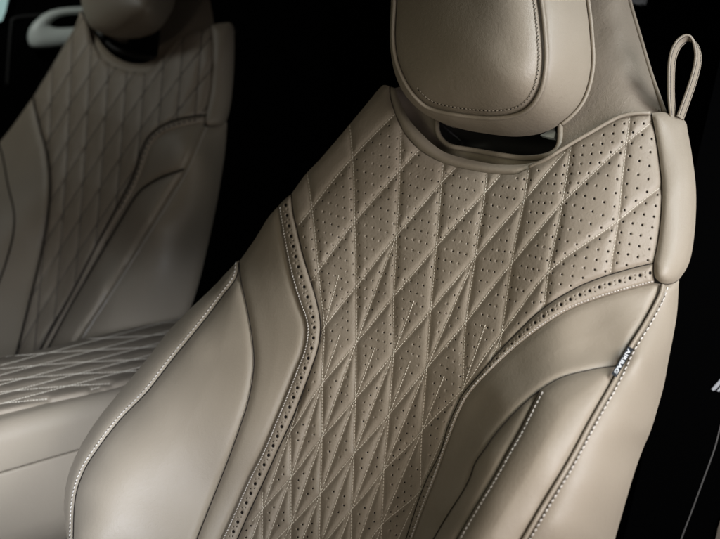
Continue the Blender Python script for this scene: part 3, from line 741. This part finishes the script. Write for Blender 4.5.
# side: rolled top edge, upper strip, seam, lower face
d0, d1 = onz([(0, 415)])[0], onz([(150, 377)])[0]
dirn = (d1-d0); dirn[2] = 0; dirn /= np.linalg.norm(dirn); outn = np.array([dirn[1], -dirn[0], 0])
if outn @ (CAM-d0) < 0: outn = -outn
a0, a1 = d0-dirn*0.12, d0+dirn*0.55
def side_strip(name, prof, parent, m):
    V, Fc = [], []; ns = 24
    for i in range(ns+1):
        b = a0+(a1-a0)*i/ns
        for o_, z_ in prof: V.append(b+outn*o_+np.array([0, 0, z_]))
    k = len(prof)
    for i in range(ns):
        for j in range(k-1): Fc.append((i*k+j, (i+1)*k+j, (i+1)*k+j+1, i*k+j+1))
    return mesh(name, V, Fc, m, parent)
def arc(cx, cz, r, a_0, a_1, n=10): return [(cx+r*math.cos(math.radians(a)), cz+r*math.sin(math.radians(a))) for a in np.linspace(a_0, a_1, n)]
upper = [(-0.02, -0.004)]+arc(0.002, -0.034, 0.030, 92, 5, 14)+[(0.034, -0.055), (0.033, -0.064)]+arc(0.029, -0.067, 0.004, 0, -90, 5)+[(-0.01, -0.071)]
side_strip('armrest_side', upper, arm, M_leather)
lower = [(-0.01, -0.073)]+arc(0.027, -0.077, 0.004, 90, 0, 5)+[(0.033, -0.10), (0.030, -0.16), (0.014, -0.21), (-0.03, -0.24)]
side_strip('console_side', lower, arm, M_leather)
body_w = 0.24
V = []
for b in (a0, a1):
    for o_, z_ in ((-0.004, -0.02), (-0.004, -0.42), (-body_w, -0.42), (-body_w, -0.02)): V.append(b+outn*o_+np.array([0, 0, z_]))
mesh('console_body', V, [(0, 1, 2, 3), (7, 6, 5, 4), (0, 4, 5, 1), (1, 5, 6, 2), (2, 6, 7, 3), (3, 7, 4, 0)], M_plastic, arm, smooth=False)

# ================================================================== FAR DOOR with window and pull
door = empty('cabin_door', tuple(float(v) for v in (*at(40, 60, 3.3)[:2], 0.3)))
tag(door, 'dark far door with a pale pull handle and a sliver of pale window', 'car door')
class FlatSurf:
    def __init__(self, q, n): self.n = n/np.linalg.norm(n); self.d = q@self.n
    def h(self, p): return np.zeros(len(np.atleast_2d(p)))
    def pos(self, p, extra=0.0):
        r = rays(p); t = (self.d+extra-CAM@self.n)/(r@self.n); return CAM+r*t[:, None]
dn = np.array([math.cos(TH)*0.55, -0.85, 0.05]); ds = FlatSurf(at(40, 60, 3.3), dn)
def slab(name, poly, surf_, thick, m, parent, e=0.0, smooth=False):
    f_ = surf_.pos(poly, e); b_ = f_-surf_.n*thick; k = len(f_)
    Fc = [tuple(range(k)), tuple(range(2*k-1, k-1, -1))]+[(i, k+i, k+(i+1) % k, (i+1) % k) for i in range(k)]
    return mesh(name, np.vstack([f_, b_]), Fc, m, parent, smooth=smooth)
slab('door_panel', [(-60, 24), (-4, 26), (4, 23), (17, -40), (330, -40), (330, 420), (-60, 420)], ds, 0.06, M_black, door)
M_win = mat('daylit_window_glass', (0.05, 0.06, 0.06), 0.1, 0.5)
M_win.node_tree.nodes['Principled BSDF'].inputs['Emission Color'].default_value = (0.36, 0.55, 0.52, 1)
M_win.node_tree.nodes['Principled BSDF'].inputs['Emission Strength'].default_value = 0.9
slab('window_glass', [(-60, -40), (21, -40), (8, 26), (-60, 29)], ds, 0.004, M_win, door, e=-0.03)
tube('window_seal', ds.pos(cr([(16, -30), (11, 0), (6, 17), (0, 24), (-30, 26)]), 0.004), 0.008, M_black, door, nrm=ds.n)
tube('trim_edge', ds.pos(cr([(60, 14), (34, 15), (14, 18), (11, 26), (9, 50), (7, 85)]), 0.004), 0.004, mat('dark_trim_edge', (0.012, 0.011, 0.010), 0.6), door, nrm=ds.n)
po = cr([(27.5, 38), (29, 29), (37, 19), (48, 11.5), (62, 8), (82, 6.5), (100, 6), (100, 44), (66, 46.5), (50, 48), (35, 48), (29.5, 45), (27.5, 38)], 1.5)
pi_ = cr([(49, 25), (54, 19.5), (63, 15.5), (78, 14), (92, 14), (94, 26), (72, 27.5), (56, 27.8), (49, 25)], 1.5)
# ring with an open middle: bridge outer and inner loops sampled alike
k = 72; po = resample(po, 0.5); pi_ = resample(pi_, 0.3)
def by_angle(c, cen):
    a = np.arctan2(c[:, 1]-cen[1], c[:, 0]-cen[0]); o_ = np.argsort(a); return np.array([[np.interp(t, a[o_], c[o_, 0], period=2*math.pi), np.interp(t, a[o_], c[o_, 1], period=2*math.pi)] for t in np.linspace(-math.pi, math.pi, k, endpoint=False)])
cen = np.array([70, 22.]); A_, B_ = by_angle(po, cen), by_angle(pi_, cen)
V, Fc = [], []
for f, e in ((0, -0.03), (0, 0.012), (0.12, 0.024), (0.5, 0.030), (0.88, 0.024), (1, 0.012), (1, -0.03)):
    V += list(ds.pos(A_*(1-f)+B_*f, e+0.03))
for q in range(6):
    for i in range(k): Fc.append((q*k+i, q*k+(i+1) % k, (q+1)*k+(i+1) % k, (q+1)*k+i))
mesh('door_pull', V, Fc, M_pale, door)
V, Fc = boxmesh((-6, 5.6, 0.5), (6, 5.62, 5.5))

# ================================================================== NEAR DOOR POST on the right
post = empty('door_post', tuple(float(v) for v in (*at(700, 420, 1.45)[:2], 0.2)))
tag(post, 'black door post right of the near seat with white print and thin edge line', 'door post')
pn = np.array([-0.5, -0.86, 0.1]); psf = FlatSurf(at(700, 420, 1.5), pn)
slab('post_panel', [(600, 640), (640, 470), (668, 330), (688, 200), (720, 60), (800, -40), (820, 640)], psf, 0.05, M_black, post)
tube('edge_line', psf.pos(cr([(726, 405), (720, 428), (714.5, 449), (704, 478), (693, 508), (681, 540), (668, 580)]), 0.0006), 0.0007, M_line, post, nrm=psf.n)
pm = slab('printed_mark', [(711.5, 389), (713, 391), (715.5, 390), (727, 377), (725, 374)], psf, 0.001, M_mark, post, e=0.0012)
slab('printed_mark', [(717, 391), (719, 392), (729, 381), (727, 379)], psf, 0.001, M_mark, post, e=0.0012)
slab('corner_trim', [(714.5, 545), (718, 528), (722, 516), (730, 516), (730, 545)], psf, 0.02, M_leather, post, e=0.006)
belt = slab('belt_guide', [(631, -4), (632, 2), (637, 4.5), (643, 3.5), (645, -4)], FlatSurf(at(640, 0, 1.9), pn), 0.02, mat('grey_plastic', (0.42, 0.42, 0.40), 0.5), None)
tag(belt, 'small grey belt guide above the black gap beside the near seat shell', 'belt guide')
